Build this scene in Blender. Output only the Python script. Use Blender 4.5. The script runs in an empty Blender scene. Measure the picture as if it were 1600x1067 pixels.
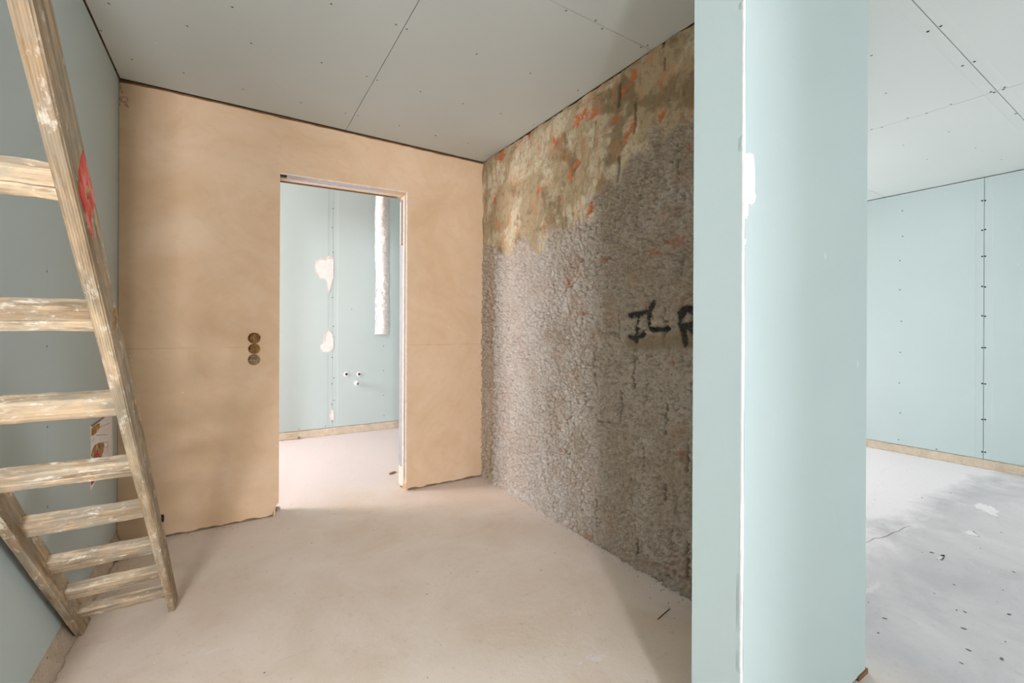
import bpy, bmesh, math, random
import numpy as np
from mathutils import Vector

random.seed(7)
rng = np.random.RandomState(11)
scene = bpy.context.scene
C = scene.collection

# ------------------------------------------------------------------ camera
F_PX, YAW, Y0, HC, ROLL = 696.0, math.radians(32.07), 516.0, 1.1645, 0.0045
cam_d = bpy.data.cameras.new('camera')
cam = bpy.data.objects.new('camera', cam_d)
C.objects.link(cam)
cam_d.sensor_width = 36.0
cam_d.lens = 36.0 * F_PX / 1600.0
cam_d.shift_y = -(533.5 - Y0) / 1600.0
cam_d.clip_start = 0.02
cam.location = (0, 0, HC)
from mathutils import Matrix
cam.rotation_euler = (Matrix.Rotation(-YAW, 3, 'Z') @ Matrix.Rotation(math.radians(90), 3, 'X')
                      @ Matrix.Rotation(ROLL, 3, 'Z')).to_euler()
scene.camera = cam

# ------------------------------------------------------------------ view, sky
vs = scene.view_settings
vs.view_transform = 'Standard'
vs.look = 'None'
vs.exposure = 0.13
vs.gamma = 1.0
vs.use_curve_mapping = False
world = bpy.data.worlds.new('sky')
scene.world = world
world.use_nodes = True
wn = world.node_tree
bg = wn.nodes['Background']
sky = wn.nodes.new('ShaderNodeTexSky')
sky.sky_type = 'NISHITA'
sky.sun_disc = False
sky.sun_elevation = math.radians(40)
sky.sun_rotation = math.radians(200)
wn.links.new(sky.outputs[0], bg.inputs['Color'])
bg.inputs['Strength'].default_value = 0.15

# ------------------------------------------------------------------ daylight in the window openings
def window_light(name, loc, rot, sx, sy, power, col=(1, 1, 1)):
    l = bpy.data.lights.new(name, 'AREA')
    l.shape = 'RECTANGLE'
    l.size, l.size_y = sx, sy
    l.energy = power
    l.color = col
    o = bpy.data.objects.new(name, l)
    o.location = loc
    o.rotation_euler = rot
    C.objects.link(o)
    return o
R90 = math.radians(90)
H = 2.5                       # ceiling height
XL, YB, XR = -0.52, 3.13, 1.69      # left wall, back wall, rough wall
XS, YS, YS2 = 1.087, 0.644, 0.784   # partition end: end face, front face, rear face
XS2 = 1.829                         # right end of the partition front
XF = 5.47                           # far wall of the neighbouring room
YN = 3.6                            # end wall of the neighbouring room
YK = -3.0                           # wall with the tall window behind the camera
YK2, XK = -6.6, 1.4                 # the open space runs on further back on the right
XW = -2.3                           # outer wall on the left, behind the camera
YF = 5.23                           # far bathroom wall
XBW = -1.75                         # bathroom window wall
W1 = (4.06, 5.04, 0.80, 2.30)         # bathroom window: y0 y1 z0 z1
W2 = (-1.32, -0.58, 0.95, 2.45)     # window behind the camera: x0 x1 z0 z1
W4 = (-6.2, -3.3, 0.10, 2.30)       # unseen window added to brighten the left wall: y0 y1 z0 z1
W3 = (2.5, 4.9, 0.10, 2.25)         # neighbouring room window: x0 x1 z0 z1
window_light('daylight_bathroom', (XBW - 0.10, (W1[0] + W1[1]) / 2, (W1[2] + W1[3]) / 2), (0, -R90, 0),
             W1[3] - W1[2], W1[1] - W1[0], 132, (1.04, 0.97, 1.0))
window_light('daylight_behind', ((W2[0] + W2[1]) / 2, YK - 0.10, (W2[2] + W2[3]) / 2), (R90, 0, 0),
             W2[1] - W2[0], W2[3] - W2[2], 284, (0.95, 0.975, 1.07))
window_light('daylight_neighbour', ((W3[0] + W3[1]) / 2, YN + 0.10, (W3[2] + W3[3]) / 2), (-R90, 0, 0),
             W3[1] - W3[0], W3[3] - W3[2], 88, (1.0, 0.99, 0.99))

window_light('fill_light_side', (XF + 0.10, (W4[0] + W4[1]) / 2, (W4[2] + W4[3]) / 2), (0, R90, 0),
             W4[3] - W4[2], W4[1] - W4[0], 235, (0.97, 0.99, 1.04))  # added fill for the left wall, from an unseen opening

# ------------------------------------------------------------------ helpers
def ray(px, py):
    x, y = px - 800, Y0 - py
    X = x * math.cos(ROLL) - y * math.sin(ROLL)
    Y = y * math.cos(ROLL) + x * math.sin(ROLL)
    t, v = X / F_PX, Y / F_PX
    c, s = math.cos(YAW), math.sin(YAW)
    return (t * c + s, -t * s + c, v)

def at(px, py, ax, val):
    """the place on the plane axis = val that the photograph shows at a pixel"""
    d = ray(px, py)
    k = (val - (HC if ax == 2 else 0)) / d[ax]
    return Vector((k * d[0], k * d[1], HC + k * d[2]))

def srgb(r, g, b, a=1.0):
    f = lambda u: (u / 255 / 12.92) if u <= 10 else ((u / 255 + 0.055) / 1.055) ** 2.4
    return (f(r), f(g), f(b), a)

class MB:
    def __init__(self):
        self.v, self.f = [], []
    def add(self, v, f):
        n = len(self.v)
        self.v += [tuple(p) for p in v]
        self.f += [tuple(i + n for i in q) for q in f]
        return self
    def box(self, x0, x1, y0, y1, z0, z1):
        v = [(x, y, z) for z in (z0, z1) for y in (y0, y1) for x in (x0, x1)]
        return self.add(v, [(0, 2, 3, 1), (4, 5, 7, 6), (0, 1, 5, 4), (2, 6, 7, 3), (0, 4, 6, 2), (1, 3, 7, 5)])
    def prism(self, poly, ax, a, b):
        """outline in the two other axes, run along axis ax from a to b"""
        def P(u, v, w):
            return [(w, u, v), (u, w, v), (u, v, w)][ax]
        n = len(poly)
        v = [P(u, w, a) for u, w in poly] + [P(u, w, b) for u, w in poly]
        f = [tuple(range(n)), tuple(range(2 * n - 1, n - 1, -1))]
        f += [(i, i + n, (i + 1) % n + n, (i + 1) % n) for i in range(n)]
        return self.add(v, f)
    def ring(self, profile, origin, u, v, w, seg=20, caps=(False, False)):
        """surface of revolution about w; profile = [(radius, along)]"""
        o, u, v, w = Vector(origin), Vector(u), Vector(v), Vector(w)
        vs_, fs = [], []
        for r, h in profile:
            for k in range(seg):
                a = 2 * math.pi * k / seg
                vs_.append(o + u * (r * math.cos(a)) + v * (r * math.sin(a)) + w * h)
        for i in range(len(profile) - 1):
            for k in range(seg):
                k2 = (k + 1) % seg
                fs.append((i * seg + k, i * seg + k2, (i + 1) * seg + k2, (i + 1) * seg + k))
        if caps[0]:
            fs.append(tuple(range(seg))[::-1])
        if caps[1]:
            n = (len(profile) - 1) * seg
            fs.append(tuple(range(n, n + seg)))
        return self.add(vs_, fs)
    def mesh(self, name):
        m = bpy.data.meshes.new(name)
        m.from_pydata(self.v, [], self.f)
        bm = bmesh.new()
        bm.from_mesh(m)
        bmesh.ops.recalc_face_normals(bm, faces=bm.faces)
        bm.to_mesh(m)
        bm.free()
        return m
    def build(self, name, mat, parent=None, smooth=False):
        return link(name, self.mesh(name), mat, parent, smooth)

def link(name, mesh, mat, parent=None, smooth=False):
    o = bpy.data.objects.new(name, mesh)
    C.objects.link(o)
    if mat and not mesh.materials:
        mesh.materials.append(mat)
    if smooth:
        mesh.polygons.foreach_set('use_smooth', [True] * len(mesh.polygons))
    if parent:
        o.parent = parent
    return o

def tag(o, label=None, cat=None, group=None, kind=None):
    for k, v in (('label', label), ('category', cat), ('group', group), ('kind', kind)):
        if v:
            o[k] = v
    return o

def struct(o, label, cat):
    return tag(o, label, cat, kind='structure')

def empty(name, loc):
    o = bpy.data.objects.new(name, None)
    o.location = loc
    o.empty_display_size = 0.05
    C.objects.link(o)
    return o

def bevel(o, w, seg=2):
    bm = bmesh.new()
    bm.from_mesh(o.data)
    bmesh.ops.bevel(bm, geom=[e for e in bm.edges if e.calc_face_angle(0) > 0.5], offset=w, segments=seg,
                    affect='EDGES', profile=0.5)
    bm.to_mesh(o.data)
    bm.free()
    return o

def filled(loops, ax, a, b):
    """flat outline with holes (lists of (u, v)), given thickness from a to b on axis ax"""
    bm = bmesh.new()
    P = lambda u, v, w: [(w, u, v), (u, w, v), (u, v, w)][ax]
    edges = []
    for lp in loops:
        vv = [bm.verts.new(P(u, v, a)) for u, v in lp]
        edges += [bm.edges.new((vv[i], vv[(i + 1) % len(vv)])) for i in range(len(vv))]
    bmesh.ops.triangle_fill(bm, edges=edges, use_beauty=True)
    r = bmesh.ops.extrude_face_region(bm, geom=list(bm.faces))
    d = [0, 0, 0]
    d[ax] = b - a
    bmesh.ops.translate(bm, verts=[g for g in r['geom'] if isinstance(g, bmesh.types.BMVert)], vec=d)
    bmesh.ops.recalc_face_normals(bm, faces=bm.faces)
    m = bpy.data.meshes.new('outline')
    bm.to_mesh(m)
    bm.free()
    return m

# lattice value noise for the modelled relief
def vnoise(u, v, seed):
    r = np.random.RandomState(seed)
    T = r.rand(256, 256)
    iu, iv = np.floor(u).astype(int), np.floor(v).astype(int)
    fu, fv = u - iu, v - iv
    fu, fv = fu * fu * (3 - 2 * fu), fv * fv * (3 - 2 * fv)
    g = lambda a, b: T[a % 256, b % 256]
    return (g(iu, iv) * (1 - fu) * (1 - fv) + g(iu + 1, iv) * fu * (1 - fv)
            + g(iu, iv + 1) * (1 - fu) * fv + g(iu + 1, iv + 1) * fu * fv)

def fbm(u, v, scale, octaves, seed, gain=0.5):
    t, a, n = 0, 1.0, 0
    for k in range(octaves):
        t = t + a * vnoise(u * scale * 2 ** k + 17.3 * k, v * scale * 2 ** k + 9.1 * k, seed + k)
        n += a
        a *= gain
    return t / n

def sstep(a, b, x):
    t = np.clip((x - a) / (b - a), 0, 1)
    return t * t * (3 - 2 * t)

# ------------------------------------------------------------------ materials
class NT:
    def __init__(self, name):
        self.m = bpy.data.materials.new(name)
        self.m.use_nodes = True
        self.t = self.m.node_tree
        self.b = self.t.nodes['Principled BSDF']
        self.co = self.t.nodes.new('ShaderNodeTexCoord').outputs['Object']
    def n(self, kind, **kw):
        nd = self.t.nodes.new(kind)
        for k, v in kw.items():
            setattr(nd, k, v)
        return nd
    def put(self, sock, val):
        if isinstance(val, bpy.types.NodeSocket):
            self.t.links.new(val, sock)
        else:
            sock.default_value = val
    def map(self, scale=(1, 1, 1), loc=(0, 0, 0), rot=(0, 0, 0), src=None):
        nd = self.n('ShaderNodeMapping')
        self.put(nd.inputs[0], src or self.co)
        nd.inputs['Location'].default_value = loc
        nd.inputs['Rotation'].default_value = rot
        nd.inputs['Scale'].default_value = scale
        return nd.outputs[0]
    def noise(self, scale, detail=4, rough=0.55, vec=None, dist=0.0):
        nd = self.n('ShaderNodeTexNoise')
        self.put(nd.inputs['Vector'], vec or self.co)
        nd.inputs['Scale'].default_value = scale
        nd.inputs['Detail'].default_value = detail
        nd.inputs['Roughness'].default_value = rough
        nd.inputs['Distortion'].default_value = dist
        return nd.outputs['Fac']
    def voro(self, scale, vec=None, feature='F1', rnd=1.0):
        nd = self.n('ShaderNodeTexVoronoi', feature=feature)
        self.put(nd.inputs['Vector'], vec or self.co)
        nd.inputs['Scale'].default_value = scale
        nd.inputs['Randomness'].default_value = rnd
        return nd.outputs['Distance']
    def ramp(self, fac, stops, interp='LINEAR'):
        nd = self.n('ShaderNodeValToRGB')
        nd.color_ramp.interpolation = interp
        e = nd.color_ramp.elements
        while len(e) < len(stops):
            e.new(0.5)
        for el, (p, c) in zip(e, stops):
            el.position = p
            el.color = c if not isinstance(c, (int, float)) else (c, c, c, 1)
        self.put(nd.inputs[0], fac)
        return nd.outputs[0]
    def mix(self, fac, a, b, mode='MIX'):
        nd = self.n('ShaderNodeMix', data_type='RGBA', blend_type=mode)
        self.put(nd.inputs[0], fac)
        self.put(nd.inputs[6], a)
        self.put(nd.inputs[7], b)
        return nd.outputs[2]
    def math(self, op, a, b=0.0, c=0.0):
        nd = self.n('ShaderNodeMath', operation=op)
        for s_, v in zip(nd.inputs, (a, b, c)):
            self.put(s_, v)
        return nd.outputs[0]
    def sep(self):
        nd = self.n('ShaderNodeSeparateXYZ')
        self.put(nd.inputs[0], self.co)
        return nd.outputs
    def bump(self, height, strength=0.3, dist=0.002, normal=None):
        nd = self.n('ShaderNodeBump')
        nd.inputs['Strength'].default_value = strength
        nd.inputs['Distance'].default_value = dist
        self.put(nd.inputs['Height'], height)
        if normal:
            self.put(nd.inputs['Normal'], normal)
        return nd.outputs[0]
    def out(self, color, rough=0.8, normal=None, metal=0.0, spec=0.3):
        self.put(self.b.inputs['Base Color'], color)
        self.put(self.b.inputs['Roughness'], rough)
        self.put(self.b.inputs['Metallic'], metal)
        self.put(self.b.inputs['Specular IOR Level'], spec)
        if normal:
            self.put(self.b.inputs['Normal'], normal)
        return self.m

def board_material(name, base, light, dusty):
    t = NT(name)
    big = t.noise(1.3, 3, 0.5)
    grain = t.noise(90, 2, 0.6, t.map((1, 1, 0.25)))
    col = t.mix(t.ramp(big, [(0.35, 0), (0.7, 0.6)]), base, light)
    col = t.mix(t.math('MULTIPLY', grain, 0.10), col, dusty)
    smear = t.noise(5.5, 5, 0.65, t.map((1, 1, 0.6), (3, 1, 2)), 0.6)
    col = t.mix(t.ramp(smear, [(0.66, 0), (0.80, 0.30)]), col, dusty)
    sc = t.voro(3.2, t.map((1, 1, 0.55), (0.4, 0.2, 0.9)))
    col = t.mix(t.ramp(sc, [(0.018, 0.55), (0.032, 0)]), col, (0.78, 0.80, 0.79, 1))
    return t.out(col, 0.72, t.bump(grain, 0.10, 0.001), spec=0.25)

M = {}
M['board'] = board_material('green plasterboard', srgb(182, 195, 193), srgb(189, 201, 199), srgb(207, 213, 211))
M['ceiling_board'] = board_material('ceiling plasterboard', srgb(206, 212, 209), srgb(213, 218, 215), srgb(224, 225, 221))

t = NT('beige plaster')
sw = t.noise(1.9, 5, 0.55, None, 1.6)
sw2 = t.noise(6.0, 6, 0.62, t.map((1, 1, 1.4), (2, 0, 5)), 2.6)
col = t.mix(t.ramp(sw, [(0.32, 0), (0.68, 1)]), srgb(207, 173, 137), srgb(219, 189, 157))
col = t.mix(t.ramp(sw2, [(0.50, 0), (0.70, 0.35)]), col, srgb(202, 168, 131))
arc = t.n('ShaderNodeTexWave', wave_type='RINGS', rings_direction='SPHERICAL')
t.put(arc.inputs['Vector'], t.map((1, 1, 1), (-0.05, -3.13, -1.55)))
arc.inputs['Scale'].default_value = 2.4
arc.inputs['Distortion'].default_value = 7.0
arc.inputs['Detail'].default_value = 3.0
col = t.mix(t.math('MULTIPLY', t.ramp(arc.outputs['Fac'], [(0.70, 0), (0.95, 1)]), 0.05), col, srgb(187, 152, 114))
sx, sy, sz = t.sep()
wob = t.math('MULTIPLY', t.math('SUBTRACT', t.noise(8, 3), 0.5), 0.010)
dz = t.math('ABSOLUTE', t.math('SUBTRACT', t.math('ADD', sz, wob), 1.055))
crack = t.math('MULTIPLY', t.math('LESS_THAN', dz, 0.0013), t.ramp(t.noise(3.1, 2), [(0.42, 0), (0.55, 0.45)]))
col = t.mix(crack, col, srgb(130, 98, 66))
sp = t.voro(7.0, t.map((1, 1, 1), (0.3, 0, 0.7)))
col = t.mix(t.ramp(sp, [(0.022, 0.7), (0.034, 0)]), col, srgb(228, 212, 190))
M['beige'] = t.out(col, 0.82, t.bump(sw2, 0.06, 0.004), spec=0.2)

def masonry(name, a, b, c):
    t = NT(name)
    n1 = t.noise(14, 6, 0.65)
    n2 = t.noise(120, 3, 0.7)
    col = t.mix(t.ramp(n1, [(0.35, 0), (0.65, 1)]), a, b)
    col = t.mix(t.ramp(n2, [(0.55, 0), (0.72, 0.7)]), col, c)
    return t.out(col, 0.9, t.bump(t.math('ADD', n2, t.math('MULTIPLY', n1, 2.0)), 0.7, 0.004), spec=0.15)
M['masonry'] = masonry('bare masonry', srgb(118, 96, 70), srgb(146, 122, 94), srgb(90, 70, 50))
M['footing'] = masonry('concrete footing', srgb(190, 172, 150), srgb(208, 192, 172), srgb(150, 118, 92))

t = NT('dusty screed floor')
n0 = t.noise(0.55, 4, 0.55, None, 0.4)
n1 = t.noise(2.4, 6, 0.62, None, 0.5)
n2 = t.noise(26, 5, 0.7)
n3 = t.noise(190, 3, 0.7)
dust, screed = srgb(234, 218, 202), srgb(222, 202, 181)
col = t.mix(t.ramp(n1, [(0.34, 0), (0.66, 1)]), screed, dust)
sx, sy, sz = t.sep()
# pale swept dust against bare grey screed, the edge running along the room
lim = t.math('ADD', t.math('ADD', sy, t.math('MULTIPLY', sx, 0.07)), t.math('MULTIPLY', t.math('SUBTRACT', n1, 0.5), 0.75))
swept = t.ramp(t.math('MULTIPLY', lim, 0.5), [(0.60, 0), (0.70, 1)])
bare = t.mix(t.ramp(n1, [(0.34, 0), (0.66, 1)]), srgb(198, 194, 195), srgb(220, 214, 214))
grey = t.mix(swept, bare, srgb(238, 231, 231))
edge = t.math('ADD', sx, t.math('MULTIPLY', t.math('SUBTRACT', n0, 0.5), 0.9))
col = t.mix(t.ramp(t.math('MULTIPLY', edge, 0.25), [(0.36, 0), (0.50, 1)]), col, grey)
bath = t.math('ADD', sy, t.math('MULTIPLY', t.math('SUBTRACT', n1, 0.5), 0.8))
col = t.mix(t.ramp(t.math('MULTIPLY', bath, 0.2), [(0.58, 0), (0.72, 0.9)]), col, srgb(214, 202, 198))
col = t.mix(t.ramp(n2, [(0.58, 0), (0.74, 0.35)]), col, srgb(176, 156, 136))
col = t.mix(t.ramp(n3, [(0.60, 0), (0.75, 0.35)]), col, srgb(136, 116, 98))
scr = t.noise(3.0, 6, 0.72, t.map((0.7, 5.0, 1), rot=(0, 0, 0.5)), 0.3)
col = t.mix(t.ramp(scr, [(0.62, 0), (0.72, 0.28)]), col, srgb(176, 170, 168))
pl = t.noise(1.7, 6, 0.7, t.map((1, 1.8, 1), (4.4, 2.2, 0)))
col = t.mix(t.ramp(pl, [(0.665, 0), (0.70, 0.6)]), col, srgb(236, 230, 228))
dk = t.voro(9.0, None)
col = t.mix(t.ramp(dk, [(0.020, 0.85), (0.045, 0)]), col, srgb(96, 78, 62))
wh = t.voro(6.0, t.map((1, 1, 1), (0.37, 0.61, 0)))
col = t.mix(t.ramp(wh, [(0.014, 0.9), (0.030, 0)]), col, srgb(238, 232, 226))
h = t.math('ADD', t.math('MULTIPLY', n1, 3.0), t.math('ADD', n2, t.math('MULTIPLY', n3, 0.5)))
M['floor'] = t.out(col, 0.86, t.bump(h, 0.30, 0.004), spec=0.2)

t = NT('rough rendered wall')
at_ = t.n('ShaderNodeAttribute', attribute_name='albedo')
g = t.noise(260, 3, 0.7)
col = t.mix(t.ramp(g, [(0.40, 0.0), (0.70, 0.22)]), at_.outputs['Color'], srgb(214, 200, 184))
g2 = t.noise(120, 4, 0.75)
M['rough'] = t.out(col, 0.92, t.bump(g, 0.6, 0.003, t.bump(g2, 0.8, 0.008)), spec=0.12)

def plain(name, c, rough=0.7, var=0.06, scale=30, metal=0.0, bump=0.1, spec=0.3):
    t = NT(name)
    n = t.noise(scale, 4, 0.6)
    d = tuple(x * (1 - 3 * var) for x in c[:3]) + (1,)
    return t.out(t.mix(t.ramp(n, [(0.3, 0), (0.7, 1)]), d, c), rough, t.bump(n, bump, 0.002), metal, spec)
M['gypsum'] = plain('gypsum core', srgb(240, 230, 226), 0.85)
M['filler'] = plain('white filler', srgb(244, 240, 238), 0.8)
M['torn_paper'] = plain('torn board paper', srgb(226, 208, 200), 0.85)
M['bead'] = plain('plaster corner bead', srgb(240, 220, 200), 0.7)
M['profile'] = plain('galvanised profile', srgb(205, 200, 206), 0.5, metal=0.3)
M['reveal'] = plain('grey reveal board', srgb(176, 173, 178), 0.8)
M['timber'] = plain('brown timber', srgb(138, 98, 62), 0.8, 0.12, 60)
M['mortar_dark'] = plain('brown grey mortar', srgb(150, 132, 122), 0.9, 0.12, 60)
M['screw'] = plain('dark screw head', srgb(48, 50, 48), 0.5, metal=0.5)
M['dark'] = plain('near black', srgb(38, 34, 32), 0.7)
M['frame'] = plain('white window frame', srgb(235, 235, 232), 0.4)
M['pvc'] = plain('white plastic', srgb(236, 232, 226), 0.4)
M['brass'] = plain('dull metal', srgb(120, 104, 96), 0.4, metal=0.8)
M['box_plastic'] = plain('mortar smeared box', srgb(186, 134, 80), 0.7, 0.18, 90)
M['box_grey'] = plain('dusty grey box', srgb(190, 160, 118), 0.7, 0.18, 90)
M['rust'] = plain('rusty steel', srgb(120, 92, 72), 0.7, 0.2, 200, metal=0.4)
M['rubble'] = plain('crumbled mortar', srgb(190, 170, 148), 0.92, 0.14, 80, bump=0.5)
M['clay'] = plain('clay crumb', srgb(176, 96, 66), 0.92, 0.14, 80, bump=0.5)
M['red_paint'] = None
M['pencil'] = plain('purple pencil', srgb(126, 98, 104), 0.8)

t = NT('foil duct')
fn = t.noise(34, 5, 0.7, t.map((1, 1, 1.6)))
fl = t.noise(150, 3, 0.7)
M['foil'] = t.out(t.mix(t.ramp(fn, [(0.35, 0), (0.65, 1)]), srgb(222, 212, 208), srgb(250, 244, 242)),
                  t.ramp(fn, [(0.3, 0.30), (0.7, 0.55)]), t.bump(t.math('ADD', fn, t.math('MULTIPLY', fl, 0.8)), 0.9, 0.008), 0.6, 0.5)

def wood(name, axis, ribs):
    t = NT(name)
    sc = [26, 26, 26]
    sc[axis] = 2.2
    g1 = t.noise(1.0, 6, 0.65, t.map(tuple(sc)), 0.8)
    sc2 = [60, 60, 60]
    sc2[axis] = 7
    g2 = t.noise(1.0, 4, 0.7, t.map(tuple(sc2), (3, 1, 2)))
    st = t.noise(7.0, 6, 0.72, t.map((1, 1, 1), (1.3, 4.1, 2.2)), 0.7)
    sc3 = [1.6, 1.6, 1.6]
    sc3[axis] = 0.7
    sp = t.noise(26.0, 6, 0.75, t.map(tuple(sc3), (7.3, 0.1, 1.2)), 0.3)
    col = t.mix(t.ramp(g1, [(0.38, 0), (0.60, 1)]), srgb(138, 114, 86), srgb(190, 166, 136))
    col = t.mix(t.ramp(g2, [(0.50, 0), (0.64, 0.75)]), col, srgb(108, 92, 72))
    col = t.mix(t.ramp(st, [(0.47, 0), (0.60, 0.62)]), col, srgb(142, 134, 118))
    col = t.mix(t.ramp(sp, [(0.56, 0), (0.64, 0.70)]), col, srgb(216, 204, 186))
    hgt = t.math('ADD', g1, g2)
    if ribs:
        wv = t.n('ShaderNodeTexWave', wave_type='BANDS', bands_direction='X')
        t.put(wv.inputs['Vector'], t.co)
        wv.inputs['Scale'].default_value = 88.0
        wv.inputs['Distortion'].default_value = 0.6
        wv.inputs['Detail Scale'].default_value = 0.5
        zone = t.ramp(t.noise(2.6, 3, 0.6, t.map((0.2, 0.2, 1))), [(0.40, 0), (0.55, 1)])
        rib = t.math('MULTIPLY', wv.outputs['Fac'], zone)
        col = t.mix(t.math('MULTIPLY', rib, 0.38), col, srgb(120, 102, 80))
        hgt = t.math('SUBTRACT', hgt, t.math('MULTIPLY', rib, 0.8))
    return t.out(col, 0.85, t.bump(hgt, 0.45, 0.003), spec=0.2)
M['rail_wood'] = wood('weathered ladder rail', 2, True)
M['rung_wood'] = wood('weathered ladder rung', 0, False)

t = NT('red paint smear')
n = t.noise(60, 5, 0.7, t.map((1, 1, 0.35)))
M['red_paint'] = t.out(t.ramp(n, [(0.36, srgb(222, 150, 132)), (0.52, srgb(206, 62, 46)), (0.72, srgb(176, 38, 30))]), 0.55)
t = NT('brown picture print')
n = t.noise(34, 4, 0.6)
M['print_brown'] = t.out(t.ramp(n, [(0.38, srgb(120, 70, 36)), (0.52, srgb(176, 132, 66)), (0.66, srgb(214, 190, 150))]), 0.6)
t = NT('red picture print')
n = t.noise(70, 4, 0.6)
M['print_red'] = t.out(t.ramp(n, [(0.40, srgb(120, 34, 30)), (0.54, srgb(196, 70, 50)), (0.68, srgb(224, 200, 180))]), 0.6)

# ------------------------------------------------------------------ the shell
floor = MB().box(XW - 0.2, XF + 0.2, YK2 - 0.2, YF + 0.3, -0.15, 0.0).build('floor', M['floor'])
struct(floor, 'dusty bare concrete screed floor running through all the rooms', 'floor')

HB = 2.95                           # the room behind the doorway is higher
ceiling = (MB().box(XW - 0.2, XF + 0.2, YK2 - 0.2, YB + 0.1355, H + 0.0125, HB + 0.1).box(XBW - 0.2, 2.5, YB + 0.1355, YF + 0.2, HB + 0.0125, HB + 0.1).box(2.5, XF + 0.2, YB + 0.1355, YN + 0.2, H + 0.0125, HB + 0.1)).build('ceiling', M['masonry'])
struct(ceiling, 'grey green plasterboard ceiling with dark screw heads and open joints', 'ceiling')

TAP, TD, TH = 0.052, 0.0016, 0.0125
def panel(parent, mat, origin, u, v, n, w, h, taper=(True, True), gap=0.0010, name='plasterboard_panel'):
    """one board: w along u, h along v, front face along n at the origin plane, tapered long edges"""
    o, u, v, n = Vector(origin), Vector(u), Vector(v), Vector(n)
    a, b = gap, w - gap
    prof = [(a, -TH), (a, -TD if taper[0] else 0.0)]
    if taper[0]:
        prof += [(a + TAP * 0.85, -TD * 0.75), (a + TAP, 0.0)]
    if taper[1]:
        prof += [(b - TAP, 0.0), (b - TAP * 0.85, -TD * 0.75)]
    prof += [(b, -TD if taper[1] else 0.0), (b, -TH)]
    k = len(prof)
    vv = [o + u * p + n * q + v * s_ for s_ in (gap, h - gap) for p, q in prof]
    ff = [tuple(range(k))[::-1], tuple(range(k, 2 * k))]
    ff += [(i, (i + 1) % k, (i + 1) % k + k, i + k) for i in range(k)]
    return MB().add(vv, ff).build(name, mat, parent)

X_, Y_, Z_ = (1, 0, 0), (0, 1, 0), (0, 0, 1)
NX_, NY_, NZ_ = (-1, 0, 0), (0, -1, 0), (0, 0, -1)
def cpanel(x0, x1, y0, y1, along, taper=(True, True), gap=0.0010):
    if along == 'Y':
        return panel(ceiling, M['ceiling_board'], (x0, y0, H), X_, Y_, NZ_, x1 - x0, y1 - y0, taper, gap)
    return panel(ceiling, M['ceiling_board'], (x0, y0, H), Y_, X_, NZ_, y1 - y0, x1 - x0, taper, gap)
# room with the ladder
cpanel(XL + 0.004, 0.635, 0.70, YB - 0.004, 'Y', (False, False), 0.0018)
cpanel(XL + 0.004, 0.635, YK, 0.70, 'Y', (False, False), 0.0018)
cpanel(0.635, XR - 0.004, 1.447, YB - 0.004, 'Y', (False, False), 0.0018)
cpanel(0.635, XR - 0.004, YS2 + 0.002, 1.447, 'Y', (False, False), 0.0006)
cpanel(0.635, XS - 0.002, YS - 0.004, YS2 + 0.002, 'Y', (False, False), 0.0006)
cpanel(0.635, XS2, YK, YS - 0.004, 'Y', (False, False), 0.0018)
cpanel(XK, XS2, YK2, YK, 'Y', (False, False), 0.0018)
cpanel(XW, XL, YK, 1.40, 'Y', (False, False))
# neighbouring room
for y0, y1, tp in ((YK2, -5.34, (False, True)), (-5.34, -4.14, (True, True)), (-4.14, -2.94, (True, True)), (-2.94, -1.74, (True, True)), (-1.74, -0.54, (True, True)), (-0.54, 0.668, (True, True)),
                   (0.668, 1.776, (True, True)), (1.776, 2.976, (True, True)), (2.976, YN, (True, False))):
    cpanel(XS2 + 0.002, 3.58, y0, y1, 'X', tp, 0.0016)
    cpanel(3.58, XF, y0, y1, 'X', tp, 0.0016)
panel(ceiling, M['ceiling_board'], (XBW, YB + 0.14, HB), X_, Y_, NZ_, 2.3 - XBW, YF - YB - 0.14, (False, False))

# ---- left wall
wall_left = MB().box(XL - 0.10, XL - TH, 1.45, YB + 0.14, 0, H).build('wall_left', M['masonry'])
struct(wall_left, 'aqua plasterboard wall behind the wooden ladder', 'wall')
FZ = 0.092
YJ = 2.065
panel(wall_left, M['board'], (XL, 1.45, FZ), Y_, Z_, X_, YJ - 1.45, H - FZ - 0.006, (False, False), 0.0004)
panel(wall_left, M['board'], (XL, YJ, FZ), Y_, Z_, X_, YB - 0.002 - YJ, H - FZ - 0.006, (False, False), 0.0004)
panel(wall_left, M['board'], (XL - 0.10, 1.45 - TH, 0.01), X_, Z_, NY_, 0.10, H - 0.016, (False, False), 0.0004)

def footing(name, label, a, b, inward, top, z=FZ, seed=1):
    """rough mortar strip at the foot of a wall from a to b (xy), leaning out a little at the floor"""
    a, b, inward = Vector((a[0], a[1], 0)), Vector((b[0], b[1], 0)), Vector((inward[0], inward[1], 0))
    n = max(8, int((b - a).length / 0.03))
    r = random.Random(seed)
    prof = [(-0.012, z - 0.001), (-0.003, z - 0.001), (0.004, z * 0.72), (0.010, z * 0.40), (0.018, z * 0.12), (0.026, 0.0), (-0.012, 0.0)]
    vv, ff = [], []
    k = len(prof)
    for i in range(n + 1):
        p = a.lerp(b, i / n)
        for j, (q, zz) in enumerate(prof):
            jit = r.uniform(-0.006, 0.006) if 1 < j < 6 else 0
            vv.append(p + inward * (q + jit) + Vector((0, 0, zz + (r.uniform(-0.005, 0.0) if j in (1, 2, 3) else 0))))
    for i in range(n):
        for j in range(k):
            ff.append((i * k + j, i * k + (j + 1) % k, (i + 1) * k + (j + 1) % k, (i + 1) * k + j))
    ff += [tuple(range(k)), tuple(range(n * k, n * k + k))[::-1]]
    o = MB().add(vv, ff).build(name, M['footing'], None, True)
    return struct(o, label, 'baseboard')
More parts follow.
